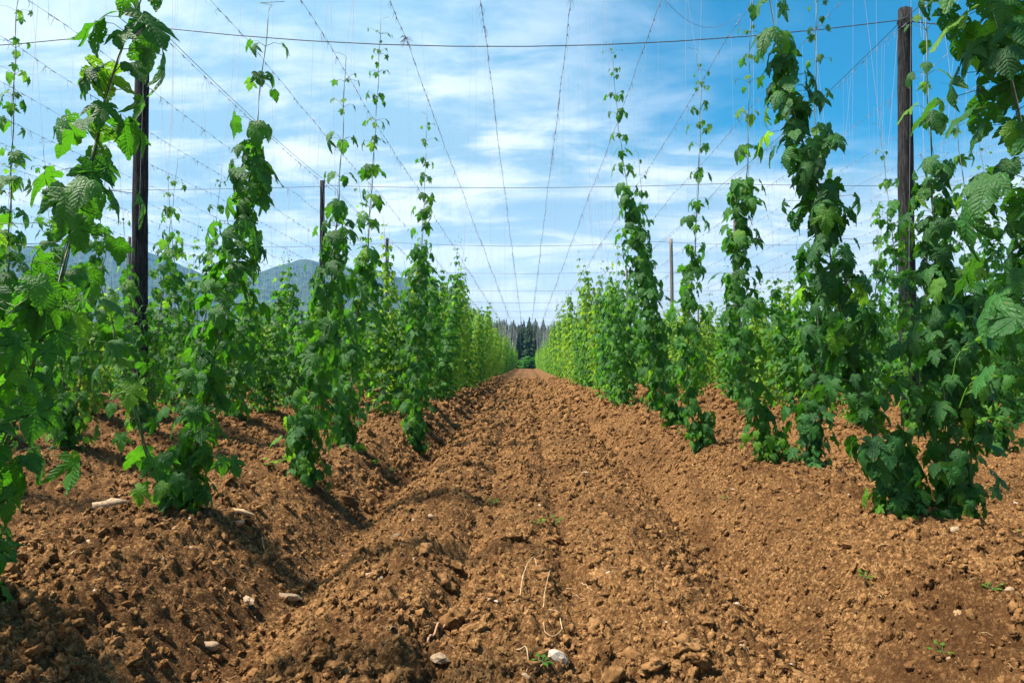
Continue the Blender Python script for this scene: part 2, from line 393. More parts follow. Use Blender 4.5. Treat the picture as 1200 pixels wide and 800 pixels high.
# ------------------------------------------------------------------ scatter as one stuff object
def scatter(name, protos, P, rot, scl, kind='stuff'):
    me = bpy.data.meshes.new(name); me.vertices.add(len(P)); me.vertices.foreach_set('co', np.asarray(P, np.float32).ravel())
    a = me.attributes.new('rot', 'FLOAT_VECTOR', 'POINT'); a.data.foreach_set('vector', np.asarray(rot, np.float32).ravel())
    a = me.attributes.new('scl', 'FLOAT_VECTOR', 'POINT'); a.data.foreach_set('vector', np.asarray(scl, np.float32).ravel())
    a = me.attributes.new('pick', 'INT', 'POINT'); a.data.foreach_set('value', np.random.RandomState(5).randint(0, len(protos), len(P)).astype(np.int32))
    o = link(name, me); tag(o, kind=kind)
    ng = bpy.data.node_groups.new(name, 'GeometryNodeTree')
    ng.interface.new_socket('Geometry', in_out='INPUT', socket_type='NodeSocketGeometry')
    ng.interface.new_socket('Geometry', in_out='OUTPUT', socket_type='NodeSocketGeometry')
    N, Lk = ng.nodes, ng.links
    gi = N.new('NodeGroupInput'); go = N.new('NodeGroupOutput'); ip = N.new('GeometryNodeInstanceOnPoints'); j = N.new('GeometryNodeJoinGeometry')
    for p in protos:
        ob = N.new('GeometryNodeObjectInfo'); ob.transform_space = 'ORIGINAL'; ob.inputs['Object'].default_value = p
        ob.inputs['As Instance'].default_value = True; Lk.new(ob.outputs['Geometry'], j.inputs[0])
    def attr(nm, ty):
        q = N.new('GeometryNodeInputNamedAttribute'); q.data_type = ty; q.inputs[0].default_value = nm; return [s for s in q.outputs if s.enabled][0]
    Lk.new(gi.outputs[0], ip.inputs['Points']); Lk.new(j.outputs[0], ip.inputs['Instance']); ip.inputs['Pick Instance'].default_value = True
    Lk.new(attr('pick', 'INT'), ip.inputs['Instance Index'])
    er = N.new('FunctionNodeEulerToRotation'); Lk.new(attr('rot', 'FLOAT_VECTOR'), er.inputs[0]); Lk.new(er.outputs[0], ip.inputs['Rotation'])
    Lk.new(attr('scl', 'FLOAT_VECTOR'), ip.inputs['Scale']); Lk.new(ip.outputs[0], go.inputs[0])
    md = o.modifiers.new('scatter', 'NODES'); md.node_group = ng
    return o

# ------------------------------------------------------------------ hop leaves
HALF = [(0.0, 0.0), (0.10, -0.13), (0.26, -0.17), (0.42, -0.10), (0.50, 0.06), (0.31, 0.19), (0.50, 0.26), (0.66, 0.46), (0.76, 0.74),
        (0.52, 0.66), (0.27, 0.50), (0.34, 0.72), (0.27, 0.93), (0.12, 1.12), (0.0, 1.32)]
HALF3 = [(0.0, 0.0), (0.16, -0.12), (0.38, -0.04), (0.50, 0.22), (0.54, 0.48), (0.46, 0.60), (0.34, 0.62), (0.33, 0.82), (0.18, 1.02), (0.0, 1.2)]
HALFL = [(0.0, 0.0), (0.28, -0.15), (0.44, 0.14), (0.74, 0.66), (0.28, 0.52), (0.27, 0.95), (0.0, 1.28)]
def leaf_arrays(half, teeth, seed, droop=0.35, fold=0.25):
    rg = random.Random(seed); pts = []
    for i in range(len(half) - 1):
        a = half[i]; b = half[i + 1]; pts.append(a)
        if teeth and i > 0:
            mx, my = (a[0] + b[0]) / 2, (a[1] + b[1]) / 2; ex, ey = b[0] - a[0], b[1] - a[1]; l = math.hypot(ex, ey)
            pts.append((mx - 0.12 * ex + ey / l * -0.012, my - 0.12 * ey + ex / l * 0.012))
            pts.append((mx + 0.16 * ex + ey / l * 0.030, my + 0.16 * ey - ex / l * 0.030))
    pts.append(half[-1])
    asym = 1 + rg.uniform(-.1, .1)
    right = pts; left = [(-x * asym, y * (1 + 0.03 * rg.uniform(-1, 1))) for x, y in reversed(pts[1:-1])]
    ol = right + left; N = len(ol); c = (0.0, 0.36)
    P2 = [c] + [(c[0] + (x - c[0]) * 0.52, c[1] + (y - c[1]) * 0.52) for x, y in ol] + ol
    Fa = []
    for i in range(N):
        j = (i + 1) % N
        Fa.append((0, 1 + i, 1 + j)); Fa += [(1 + i, 1 + N + i, 1 + N + j), (1 + i, 1 + N + j, 1 + j)]
    tw = rg.uniform(-.25, .25); wv = rg.uniform(0, 6); cu = rg.uniform(-.5, .35)
    V = []
    for x, y in P2:
        r = math.hypot(x, y)
        z = -droop * (max(y, 0) ** 2) * 0.55 + fold * (abs(x) * 0.9) - (fold + droop) * 0.75 * x * x * 1.4 + tw * x * y + 0.04 * math.sin(8 * y + wv + 6 * x) * min(1, r * 2) + cu * max(0, r - 0.55) ** 2 + 0.02 * math.sin(17 * x + 13 * y + wv) * min(1, r)
        V.append((x, y * (1 - 0.1 * droop), z))
    return np.array(V, np.float32), np.array(Fa, np.int32), np.array(P2, np.float32)
LEAF_HI = [leaf_arrays(HALF if k < 6 or k in (9, 10, 12) else HALF3, True, k, 0.25 + 0.22 * (k % 4), 0.10 + 0.14 * (k % 3)) for k in range(14)]
LEAF_LO = [leaf_arrays(HALFL, False, 50 + k, 0.2 + 0.2 * (k % 3), 0.15 + 0.1 * (k % 2)) for k in range(4)]
def mk_leaf_meshes(nm, mat): return [mesh_np(nm, V, Fa, mat, True, U) for V, Fa, U in LEAF_HI]
LM = {'m': mk_leaf_meshes('hop_leaf', M_LEAF), 'b': mk_leaf_meshes('hop_leaf_spotted', M_LEAFB), 'y': mk_leaf_meshes('hop_leaf_young', M_YOUNG)}

def frame(d, nrm):
    d = d.normalized(); x = d.cross(nrm)
    if x.length < 1e-4: x = d.cross(Vector((0.3, 0.8, 0.1)))
    x.normalize(); z = x.cross(d)
    return Matrix(((x.x, d.x, z.x), (x.y, d.y, z.y), (x.z, d.z, z.z)))

class Path:
    def __init__(s, pts):
        s.p = [Vector(p) for p in pts]; s.d = [0.0]
        for a, b in zip(s.p, s.p[1:]): s.d.append(s.d[-1] + (b - a).length)
        s.L = s.d[-1]
    def __call__(s, t):
        t = min(max(t, 0), s.L)
        for i in range(len(s.p) - 1):
            if t <= s.d[i + 1]:
                k = (t - s.d[i]) / max(s.d[i + 1] - s.d[i], 1e-9); return s.p[i].lerp(s.p[i + 1], k)
        return s.p[-1]

def grow(path, leafL, denseL, rg, size=0.19, rad=0.29, per=9, node=0.15, young0=0.0):
    """leaf placements for one bine. leafL = length that carries leaves, denseL = length of the thick part"""
    out = []; pet = []; t = 0.04; ang = rg.uniform(0, 6.28)
    while t < leafL:
        c = path(t); inz = t < denseL
        k = t / denseL
        if inz:
            taper = min(1.0, 0.75 + 1.6 * k) * (1.0 - 0.38 * max(0, k - 0.6) / 0.4)
            clump = 0.75 + 0.35 * math.sin(t * 4.1 + ang) + rg.uniform(-.12, .12)
            rr = rad * taper * clump; m = max(2, int(per * (0.55 + 0.6 * taper * clump) + rg.random()))
        else:
            rr = 0.14 * size / 0.19; m = rg.choice((3, 4, 5, 5))
        for j in range(m):
            a = ang + (math.pi * j if m == 2 else 6.283 * j / m) + rg.uniform(-.5, .5)
            if inz: q = rr * (0.30 + 0.75 * rg.random() ** 0.6); tj = t + rg.uniform(-.09, .09)
            else: q = rr * rg.uniform(0.5, 1.2); tj = t
            o = Vector((math.cos(a), math.sin(a), 0))
            st = path(tj); p = st + o * q + Vector((0, 0, rg.uniform(-.02, .07)))
            if inz: sz_ = size * rg.uniform(0.55, 1.12) * (0.8 + 0.2 * min(1, k * 3))
            else:
                f = (t - denseL) / max(leafL - denseL, 1e-6); sz_ = size * (1.22 - 0.90 * f ** 1.2) * rg.uniform(0.6, 1.1)
            dn = rg.uniform(0.6, 1.9)
            d = o * rg.uniform(0.5, 1.0) + Vector((rg.uniform(-.4, .4), rg.uniform(-.4, .4), -dn))
            nn = o * rg.uniform(0.5, 1.0) + Vector((rg.uniform(-.35, .35), rg.uniform(-.35, .35), rg.uniform(0.35, 1.0)))
            yg = rg.random() < (young0 + (0.07 if inz else 0.22) + (0.25 if k < 0.12 else 0))
            if inz and q < rr * 0.5: yg = False
            out.append((p, frame(d, nn), sz_ / 1.36, yg)); pet.append((st, p))
        ang += 1.7 + rg.uniform(-.3, .3)
        t += node * (1.0 if inz else 2.1) * rg.uniform(0.75, 1.25)
    return out, pet

def stem_mesh(path, L, pets, mat, r0=0.008, seed=0, tendril=True):
    tb = TB(); rg = random.Random(seed); N = max(6, int(L / 0.09)); pts = []; rad = []
    for i in range(N + 1):
        t = L * i / N; c = path(t); a = t * 9.0
        pts.append(c + Vector((math.cos(a), math.sin(a), 0)) * 0.007); rad.append(r0 * (1 - 0.75 * i / N))
    tip = pts[-1]
    for k in range(5):   # free searching tip
        pts.append(tip + Vector((0.012 * k * k * rg.choice((-1, 1)) * 0.6, 0.004 * k, 0.045 * (k + 1) - 0.005 * k * k))); rad.append(r0 * 0.2)
    tb.tube(pts, rad, 5)
    for ph in (2.1, 4.2):
        N2 = int(N * (0.75 if ph < 3 else 0.55)); q = [path(L * i / N) + Vector((math.cos(L * i / N * 11 + ph), math.sin(L * i / N * 11 + ph), 0)) * 0.014 for i in range(N2 + 1)]
        tb.tube(q, [r0 * 0.8 * (1 - .8 * i / (N2 + 1)) for i in range(N2 + 1)], 4)
    for a, b in pets:
        m = (a + b) / 2 + Vector((0, 0, 0.02)); tb.tube([a, m, b], [0.0026, 0.002, 0.0016], 3, False)
    return tb.mesh('bine', mat)

PLANT_GROUP = 'hop plants climbing the trellis rows'
STRING_GROUP = 'training strings hung from the overhead wires'
strings = []     # (points, label, score)

def slabel(label, bi, bines):
    m_ = __import__('re').match(r'green hop plant, (\w+) visible from the front in the (.*)', label)
    if m_: return f"{('left', 'right')[bi]} pale string on the {m_[1]} visible plant of the {m_[2]}"
    w_ = label.split(',')[0].replace('hop plant', 'plant').split()[:11]
    while w_[-1] in ('the', 'by', 'of', 'on', 'in', 'its', 'and', 'with', 'first', 'left', 'toward', 'beside', 'third'): w_.pop()
    return 'pale string climbed by the ' + ' '.join(w_)
def hero(label, bines, seed, leafset='m', **kw):
    """a near plant: its leaves are objects of their own. bines: list of (path points, leaf length, dense length, options)"""
    rg = random.Random(seed); base = bines[0][0][0]
    root = empty('hop_plant', (base.x, base.y, base.z)); tag(root, label, 'hop plant', PLANT_GROUP)
    cb = TB()
    for q in range(9):   # old woody crown with cut stubs
        a = rg.uniform(0, 6.28); d = Vector((math.cos(a), math.sin(a), rg.uniform(.5, 1.6))).normalized() * rg.uniform(.07, .15); o_ = Vector((math.cos(a), math.sin(a), 0)) * rg.uniform(.01, .05)
        cb.tube([o_ - Vector((0, 0, .05)), o_ + d * .6, o_ + d], [.014, .011, .008], 6)
    link('crown', cb.mesh('crown', M_STEMD), root)
    low = []
    for q in range(3):   # short bushy shoots round the foot of the plant
        a = rg.uniform(0, 6.28); b1 = base + Vector((math.cos(a) * .05, math.sin(a) * .05, 0)); ln = rg.uniform(.35, .7)
        low.append(([b1, b1 + Vector((math.cos(a) * .05, math.sin(a) * .05, ln))], ln, ln * .98, dict(per=5, rad=0.12, node=.12, size=kw.get('size', .18) * .78, young0=.08, string=False)))
    count = 0
    for bi, (pts, leafL, denseL, op) in enumerate(bines + low):
        P = Path([p - base for p in pts]); o = dict(kw); o.update(op); lab_str = slabel(label, bi, bines) if bi < len(bines) else ''; ls = o.pop('leafset', leafset); strl = o.pop('string', True)
        lv, pet = grow(P, leafL, denseL, rg, **o)
        sm = stem_mesh(P, leafL, pet, M_STEM, 0.009, seed + bi); link('bine', sm, root)
        rest_ = TB()
        for p, Mx, s, yg in lv:
            me = rg.choice(LM['y' if yg else ls]); count += 1
            if count > 300:
                V_, Fa_, U_ = rg.choice(LEAF_HI); rest_.addm(V_ @ (np.array(Mx) * s).T + np.array(p), Fa_, U_); continue
            ob = bpy.data.objects.new('leaf', me); COL.objects.link(ob); ob.parent = root
            ob.matrix_local = Matrix.Translation(p) @ (Mx * s).to_4x4()
        if rest_.n: tag(link('foliage', rest_.mesh('foliage', M_LEAF, True, True), root), kind='stuff')
        if strl: strings.append((pts, lab_str, 99))
    return root

def pxpath(Z, pts, top=None):
    """pixel polyline at distance Z; goes on to the wire at (x, height) top"""
    P = []
    for i, p in enumerate(pts):
        z = Z if len(p) == 2 else p[2]; v = at(p[0], p[1], z)
        if i == 0: v.z = gz(v.x, v.y) - 0.02
        P.append(v)
    if top: P.append(Vector((top, P[-1].y, 7.15)))
    return P
def zlen(P, px_y, Z):
    """length along the path P at which it crosses pixel height px_y"""
    hz = at(600, px_y, Z).z; L = 0
    for a, b in zip(P, P[1:]):
        if b.z >= hz:
            return L + (b - a).length * max(0, (hz - a.z) / (b.z - a.z))
        L += (b - a).length
    return L
def H(label, Z, pts, top, leaf_y, dense_y, seed, **kw):
    P = pxpath(Z, pts, top); return hero(label, [(P, zlen(P, leaf_y, Z), zlen(P, dense_y, Z), {})], seed, **kw)

# --- left of the aisle
P0 = pxpath(3.0, [(-62, 718), (-25, 600), (20, 480), (50, 400), (74, 310), (95, 235), (116, 145), (138, 75), (163, 0)], -0.75)
P0b = pxpath(2.75, [(-90, 745), (-62, 580), (-35, 450), (-8, 380), (30, 350)], -1.2)
hero('big-leaved hop plant hanging in at the left edge, nearest of all', [
    (P0, zlen(P0, -120, 3.0), zlen(P0, 40, 3.0), dict(per=5, rad=0.25)), (P0b, 1.55, 1.5, dict(per=4, rad=0.22, string=False))], 11, size=0.195, node=0.13)
P1 = pxpath(4.9, [(212, 605), (235, 500), (260, 380), (283, 290), (297, 180), (308, 80), (316, 0)], -1.3)
P1b = pxpath(4.8, [(200, 605), (172, 530), (148, 440), (128, 370), (118, 330)], -2.1)
hero('tall hop plant with dark hanging leaves, second on the left of the aisle', [
    (P1, zlen(P1, 20, 4.9), zlen(P1, 170, 4.9), dict(per=11)), (P1b, 1.95, 1.5, dict(per=3, rad=0.2, young0=0.2, string=False))], 12, size=0.19, rad=0.27)
H('third large hop plant left of the aisle, its thin top nearing the nearest cross cable', 6.8,
  [(356, 556), (372, 450), (385, 350), (395, 260), (402, 150), (405, 60)], -1.5, 75, 250, 13, size=0.18, rad=0.29, per=11)
H('slender hop plant right beside the third one on the left of the aisle', 9.0,
  [(405, 522), (415, 400), (430, 300), (437, 200), (443, 100), (447, 0)], -2.0, 30, 300, 14, size=0.19, rad=0.25)
H('hop plant standing forward of its row on the slope left of the aisle', 11.5,
  [(487, 512), (488, 430), (491, 330), (497, 240), (501, 120)], -1.8, 140, 290, 15, size=0.2, rad=0.31, per=11)
H('hop plant with widely spaced leaf pairs on its string by the left edge', 6.7,
  [(-22, 560), (0, 420), (10, 300), (15, 150), (20, 0)], -4.4, -60, 290, 16, size=0.17, rad=0.28)
# --- right of the aisle
P = pxpath(3.0, [(1395, 722), (1320, 560), (1255, 400), (1222, 250), (1188, 100), (1160, 0)], 0.9)
hero('dark big-leaved hop plant filling the upper right edge of the picture', [
    (P, P.__len__() and zlen(P, -160, 3.0), zlen(P, -80, 3.0), {})], 21, leafset='b', size=0.225, rad=0.33, per=9, node=0.16)
P = pxpath(4.9, [(1056, 606), (1035, 540), (1008, 460), (978, 330), (957, 220), (935, 150), (915, 70), (903, 0)], 0.85)
hero('leaning hop plant with heavy dark leaves, slanting toward the aisle on the right', [
    (P, zlen(P, -60, 4.9), zlen(P, 60, 4.9), {})], 22, leafset='b', size=0.175, rad=0.25, per=12)
P = pxpath(4.9, [(1115, 606), (1110, 500), (1101, 400), (1096, 300), (1092, 200), (1088, 120), (1084, 0)], 3.2)
Pb = pxpath(4.9, [(1135, 600), (1140, 480), (1135, 380), (1130, 300)], 3.4)
hero('bushy upright hop plant in front of the right trellis pole', [
    (P, zlen(P, -20, 4.9), zlen(P, 215, 4.9), {}), (Pb, 1.9, 1.8, dict(per=5, rad=0.16, string=False))], 23, leafset='b', size=0.175, rad=0.27, per=12)
H('hop plant half hidden behind the leaning one on the right', 7.1,
  [(947, 549), (953, 470), (958, 380), (958, 280), (955, 120), (957, 0)], 3.2, -30, 330, 24, leafset='b', size=0.18, rad=0.24)
H('hop plant with a bowed thin top left of the leaning one', 7.4,
  [(905, 543), (884, 480), (868, 400), (866, 300), (876, 200), (878, 100), (880, 0)], 2.3, 20, 215, 25, size=0.175, rad=0.26, per=11)
H('hop plant with separate leaf tiers, third nearest on the right of the aisle', 9.1,
  [(822, 522), (806, 470), (806, 380), (814, 300), (819, 200), (822, 100), (806, 0)], 2.0, 70, 300, 26, size=0.18, rad=0.24, per=9)
H('tall leafy hop plant with a hooked tip, right of the aisle', 11.5,
  [(792, 500), (775, 430), (758, 350), (745, 280), (735, 220), (725, 150), (716, 50)], 1.5, 60, 230, 27, size=0.2, rad=0.31, per=11)

H('hop plant standing just left of the slim grey pole on the right', 14.4,
  [(768, 487), (758, 400), (757, 320), (753, 240), (748, 180)], 1.9, 185, 285, 28, size=0.19, rad=0.3, per=10)
# --- every other plant
def proto_foliage(seed, mat_l, full=True):
    rg = random.Random(seed); tb = TB(); ty = TB(); st = TB(); top = 7.0
    for sgn in (-1, 1):
        P = Path([(sgn * 0.06, 0, 0), (sgn * (0.14 + 0.1 * rg.random()), 0, 1.6), (sgn * 0.72, 0, 6.95)])
        D = rg.uniform(2.4, 3.9); LL = D + rg.choice((.4, .7, 1.0, 1.4, 2.0))
        lv, pet = grow(P, LL, D, rg, size=0.185, rad=0.35, per=11, node=0.125, young0=0.12)
        for p, Mx, s, yg in lv:
            V, Fa, U = rg.choice(LEAF_LO); A = np.array(Mx) * s
            (ty if yg else tb).addm(V @ A.T + np.array(p), Fa, U)
        pts = [P(LL * i / 24) + Vector((0.01 * math.sin(i), 0.01 * math.cos(i), 0)) for i in range(25)] + [P(LL) + Vector((0.02, 0, .15)), P(LL) + Vector((0.07, 0, .22))]
        st.tube(pts, [0.009 * (1 - 0.8 * i / 26) for i in range(27)], 3)
    n0 = tb.n; F0 = np.concatenate(tb.F)
    V = np.concatenate(tb.V + ty.V); Fa = np.concatenate([F0, np.concatenate(ty.F) + n0]); U = np.concatenate(tb.U + ty.U)
    me = mesh_np('foliage', V, Fa, mat_l, True, U); me.materials.append(M_YOUNG)
    mi = np.zeros(len(Fa), np.int32); mi[len(F0):] = 1; me.polygons.foreach_set('material_index', mi)
    return me, st.mesh('bine', M_STEMD)
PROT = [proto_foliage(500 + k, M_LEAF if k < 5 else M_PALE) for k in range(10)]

def ordn(k):
    names = ['first', 'second', 'third', 'fourth', 'fifth', 'sixth', 'seventh', 'eighth', 'ninth', 'tenth', 'eleventh', 'twelfth', 'thirteenth',
             'fourteenth', 'fifteenth', 'sixteenth', 'seventeenth', 'eighteenth', 'nineteenth', 'twentieth']
    return names[k]
rg = random.Random(77)
cand = []
for side in (-1, 1):
    for ri, rx in enumerate(ROWS):
        y = {0: 13.4 if side < 0 else 16.0, 1: 8.7}.get(ri, 9.0 + rg.random())
        while y < L_FIELD:
            x = side * (rx - (0.05 if ri == 0 else 0)) + rg.uniform(-.13, .13)
            yy = y + rg.uniform(-.12, .12)
            if rg.random() > (0.07 if y > 14 else 0) and abs(x) < yy * 0.9 + 2: cand.append((side, ri, x, yy))
            y += 1.55 if ri < 4 or y < 60 else 1.6
def score(c):
    vis = 1.0 if abs(c[2] / c[3] + 0.02) < 0.78 else 0.05
    return vis * (1.0 if c[1] == 0 else 0.8 if c[1] == 1 else 0.55) / c[3]
cand.sort(key=score, reverse=True)
NEAR = [c for c in cand if c[3] < 12.2 and c[1] <= 1 and score(c) > 0.06][:8]
rest = [c for c in cand if c not in NEAR]
IND = rest[:275]; FAR = rest[275:]
rows = {}
for c in NEAR + IND: rows.setdefault((c[0], c[1]), []).append(c)
lab = {}
for (side, ri), cs in rows.items():
    cs.sort(key=lambda c: c[3]); sn = 'left' if side < 0 else 'right'
    for k, c in enumerate(cs):
        rown = ['first', 'second', 'third', 'fourth', 'fifth', 'sixth', 'seventh', 'eighth', 'ninth', 'tenth', 'eleventh', 'twelfth'][min(ri, 11)]
        if ri == 0 and k < 20: lab[c] = f'green hop plant, {ordn(k)} behind the large ones in the row {sn} of the aisle'
        elif k < 20: lab[c] = f'green hop plant, {ordn(k)} visible from the front in the {rown} row {sn} of the aisle'
        else: lab[c] = f'small distant hop plant far down the {rown} row {sn} of the aisle'
for k, c in enumerate(NEAR):
    side, ri, x, y = c; z = gz(x, y) - 0.02; r2 = random.Random(900 + k); bs = []
    for sgn in (-1, 1):
        LL = r2.uniform(3.3, 4.6)
        bs.append(([Vector((x, y, z)), Vector((x + sgn * 0.2, y, z + 1.6)), Vector((x + sgn * 0.72, y, 7.15))], LL, LL * 0.72, {}))
    hero(lab[c], bs, 900 + k, size=0.175, rad=0.32, per=8, node=0.17, young0=0.05)
FOL = []
for k, c in enumerate(IND):
    side, ri, x, y = c; z = gz(x, y) - 0.03
    pk = rg.randrange(5) if (y < 22 and rg.random() < 0.8) else rg.randrange(3, 10)
    fm, sm = PROT[pk]
    root = empty('hop_plant', (x, y, z), rg.choice((0, math.pi)) + rg.uniform(-.12, .12)); s = rg.uniform(0.88, 1.25) if ri == 0 and side > 0 else rg.uniform(0.74, 1.14) if ri == 0 else rg.uniform(.60, .90) if side < 0 else rg.uniform(.66, .94)
    root.scale = (rg.uniform(0.9, 1.1), rg.uniform(0.9, 1.15), s); tag(root, lab[c], 'hop plant', PLANT_GROUP)
    f = link('foliage', fm, root); link('bine', sm, root)
    if len(FOL) < 24 and all(q.data is not fm for q in FOL): FOL.append(f)
    for sgn in (-1, 1):
        strings.append(([Vector((x, y, z)), Vector((x + sgn * 0.2, y, z + 1.6)), Vector((x + sgn * 0.72, y + rg.uniform(-.1, .1), 7.15))], ('left' if sgn < 0 else 'right') + ' pale string on the ' + lab[c][17:].replace('visible from the front in', 'visible plant of').replace('behind the large ones in the row', 'plant behind the large ones') if lab[c][0] == 'g' else None, score(c)))
P = [(c[2], c[3], gz(c[2], c[3]) - 0.03) for c in FAR]
scatter('distant_hop_plants', FOL, P, [(0, 0, rg.choice((0, math.pi)) + rg.uniform(-.2, .2)) for _ in P], [(1, 1.1, rg.uniform(.7, 1.0)) for _ in P])
bpy.data.objects['distant_hop_plants']['label'] = 'mass of far off hop plants filling the rows toward the woods'

# ------------------------------------------------------------------ strings
sfar = [([Vector((c[2], c[3], 0.2)), Vector((c[2] + sg * 0.2, c[3], 1.8)), Vector((c[2] + sg * 0.72, c[3], 7.15))], None, score(c)) for c in FAR for sg in (-1, 1)]
strings.sort(key=lambda s: -s[2]); indiv = strings[:296]; more = strings[296:] + sfar
for pts, lb, sc_ in indiv:
    base = pts[0]; tb = TB(); tb.tube([p - base for p in pts], 0.0022, 3, False)
    o = link('training_string', tb.mesh('training_string', M_STRING)); o.location = base
    sn = 'left' if base.x < 0 else 'right'; ri = min(range(len(ROWS)), key=lambda i: abs(ROWS[i] - abs(base.x)))
    if lb is None: lb = f'thin pale string rising from a hop plant in the {["first", "second", "third", "fourth", "fifth", "sixth", "seventh", "eighth", "ninth", "tenth", "eleventh", "twelfth", "thirteenth", "fourteenth", "fifteenth"][ri]} row {sn} of the aisle'
    tag(o, lb, 'string', STRING_GROUP)
tb = TB()
for pts, _, sc_ in more:
    if pts[0].y < 140: tb.tube(pts, 0.0028 if pts[0].y < 60 else 0.005, 3, False)
# unclimbed strings hanging from the wires between plants
for k in range(900):
    y = 6 + 80 * rg.random() ** 1.4; j = rg.randrange(-12, 12); x = (j + 0.5) * 1.42 + rg.uniform(-.04, .04)
    if abs(x) > y * 0.85: continue
    bx = x + (0.5 if rg.random() < .5 else -0.5); lo = rg.uniform(2.4, 5.0)
    if lo < 1: tb.tube([(bx, y, lo), (x, y + rg.uniform(-.4, .4), 7.15)], 0.0016, 3, False)
    else: tb.tube([(x + rg.uniform(-.15, .15), y, lo), (x, y, 7.15)], 0.0016, 3, False)
o = link('distant_training_strings', tb.mesh('distant_training_strings', M_STRING)); tag(o, 'mass of thin pale strings hanging over the far rows', None, None, 'stuff')

# ------------------------------------------------------------------ trellis: poles, cross cables, wires
CY = [12.0 + 11.0 * k for k in range(14)]
POLEX = [6.55, 19.6, 32.6, 45.6]
def pole_mesh(seed, h, r=0.095):
    rg = random.Random(seed); tb = TB(); N = 22; k = 12; V = []; lx, ly = rg.uniform(-.05, .05), rg.uniform(-.05, .05)
    for i in range(N + 1):
        t = i / N; rr = r * (1.12 - 0.28 * t)
        for j in range(k):
            a = 2 * math.pi * j / k; q = rr * (1 + 0.10 * math.sin(3 * a + seed + 2 * t) + 0.05 * rg.uniform(-1, 1))
            V.append((q * math.cos(a) + lx * math.sin(t * 3), q * math.sin(a) + ly * math.sin(t * 2.4), t * h))
    V.append((lx * math.sin(3), ly * math.sin(2.4), h + 0.02)); Fa = []
    for i in range(N):
        for j in range(k):
            a0, a1 = i * k + j, i * k + (j + 1) % k; Fa += [(a0, a1, a1 + k), (a0, a1 + k, a0 + k)]
    for j in range(k): Fa.append((N * k + j, N * k + (j + 1) % k, len(V) - 1))
    tb.addm(V, Fa)
    return tb
def clamp_mesh(z, r):
    tb = TB(); tb.tube([(r * math.cos(a * .524), r * math.sin(a * .524), z + 0.01 * math.sin(a)) for a in range(13)], 0.008, 4)
    tb.tube([(r, 0, z), (r + .03, 0, z + .03), (r + .02, .02, z + .08)], 0.006, 4); return tb
nm_rows = ['first', 'second', 'third', 'fourth']
shared_poles = [(pole_mesh(40 + k, 7.7).mesh('shaft', M_WOODP if k % 2 else M_WOOD), clamp_mesh(7.45, 0.092).mesh('wire_clamp', M_CABLE)) for k in range(5)]
for side in (-1, 1):
    for pi_, pxx in enumerate(POLEX):
        for ci, cy in enumerate(CY):
            x = side * pxx + rg.uniform(-.08, .08) * (1 if pi_ == 0 else 6); y = cy + (0 if pi_ == 0 else rg.uniform(-.3, .3))
            if abs(x) > y * 0.92: continue
            h = 7.7
            if pi_ == 0 and ci == 0: h = 7.68; x = at(165 if side < 0 else 1067, 420, 12).x
            elif pi_ == 0 and ci == 1: x = at(379 if side < 0 else 864, 420, cy).x
            elif pi_ == 0 and ci == 2: x = at(455 if side < 0 else 786, 420, cy).x
            elif pi_ == 0 and ci < 3: h = [[7.7, 7.85, 7.2], [7.7, 7.95, 7.9]][side > 0][ci]
            else: h += rg.uniform(-.35, .2)
            z = gz(x, y) - 0.05
            root = empty('trellis_pole', (x, y, z), rg.uniform(0, 6.28))
            if pi_ == 0 and ci < 6:
                root.rotation_euler = (rg.uniform(-.01, .01), 0.006 if side > 0 else -0.01, 0)
                link('shaft', pole_mesh(10 + ci + side * 3, h, 0.13 if ci == 0 else 0.092).mesh('shaft', M_WOOD if (side < 0 or ci == 0) else M_WOODP), root)
                link('wire_clamp', clamp_mesh(h - 0.22, 0.125 if ci == 0 else .096).mesh('wire_clamp', M_CABLE), root)
            else:
                sm, cm = shared_poles[(ci + pi_) % 5]; link('shaft', sm, root); link('wire_clamp', cm, root); root.scale = (1, 1, h / 7.7)
            sn = 'left' if side < 0 else 'right'
            desc = 'dark weathered' if (side < 0 or ci == 0) else 'greyish'
            if pi_ == 0: lb = f'{desc} wooden pole, {ordn(ci)} from the camera in the pole line {sn} of the aisle'
            else: lb = f'slim wooden trellis pole, {ordn(ci)} back in the {nm_rows[pi_]} pole line {sn} of the aisle'
            tag(root, lb, 'pole', 'wooden poles of the hop trellis')
def sagline(a, b, sag, N=24, wob=0.0, rg=random.Random(3)):
    a = Vector(a); b = Vector(b); P = []
    for i in range(N + 1):
        t = i / N; p = a.lerp(b, t); p.z -= sag * 4 * t * (1 - t); p.z += rg.uniform(-wob, wob); p.x += rg.uniform(-wob, wob); P.append(p)
    return P
for ci, cy in enumerate(CY):
    tb = TB(); xs = [-POLEX[3], -POLEX[2], -POLEX[1], -POLEX[0], POLEX[0], POLEX[1], POLEX[2], POLEX[3]]
    hc = 7.45; sg = [0.40, 0.10, 0.2][ci] if ci < 3 else 0.15; pts = []
    for a, b in zip(xs, xs[1:]): pts += sagline((a, cy, hc), (b, cy, hc), sg, 10)[:-1]
    pts.append(Vector((xs[-1], cy, hc))); tb.tube([p - Vector((0, cy, 0)) for p in pts], 0.009 if ci < 4 else 0.011, 5)
    o = link('cross_cable', tb.mesh('cross_cable', M_CABLE)); o.location = (0, cy, 0)
    tag(o, f'dark steel cable across the rows overhead, {ordn(ci)} from the camera', 'cable', 'cross cables of the trellis')
WX = [(j + 0.5) * 1.42 for j in range(-15, 15)]
wire_no = {}
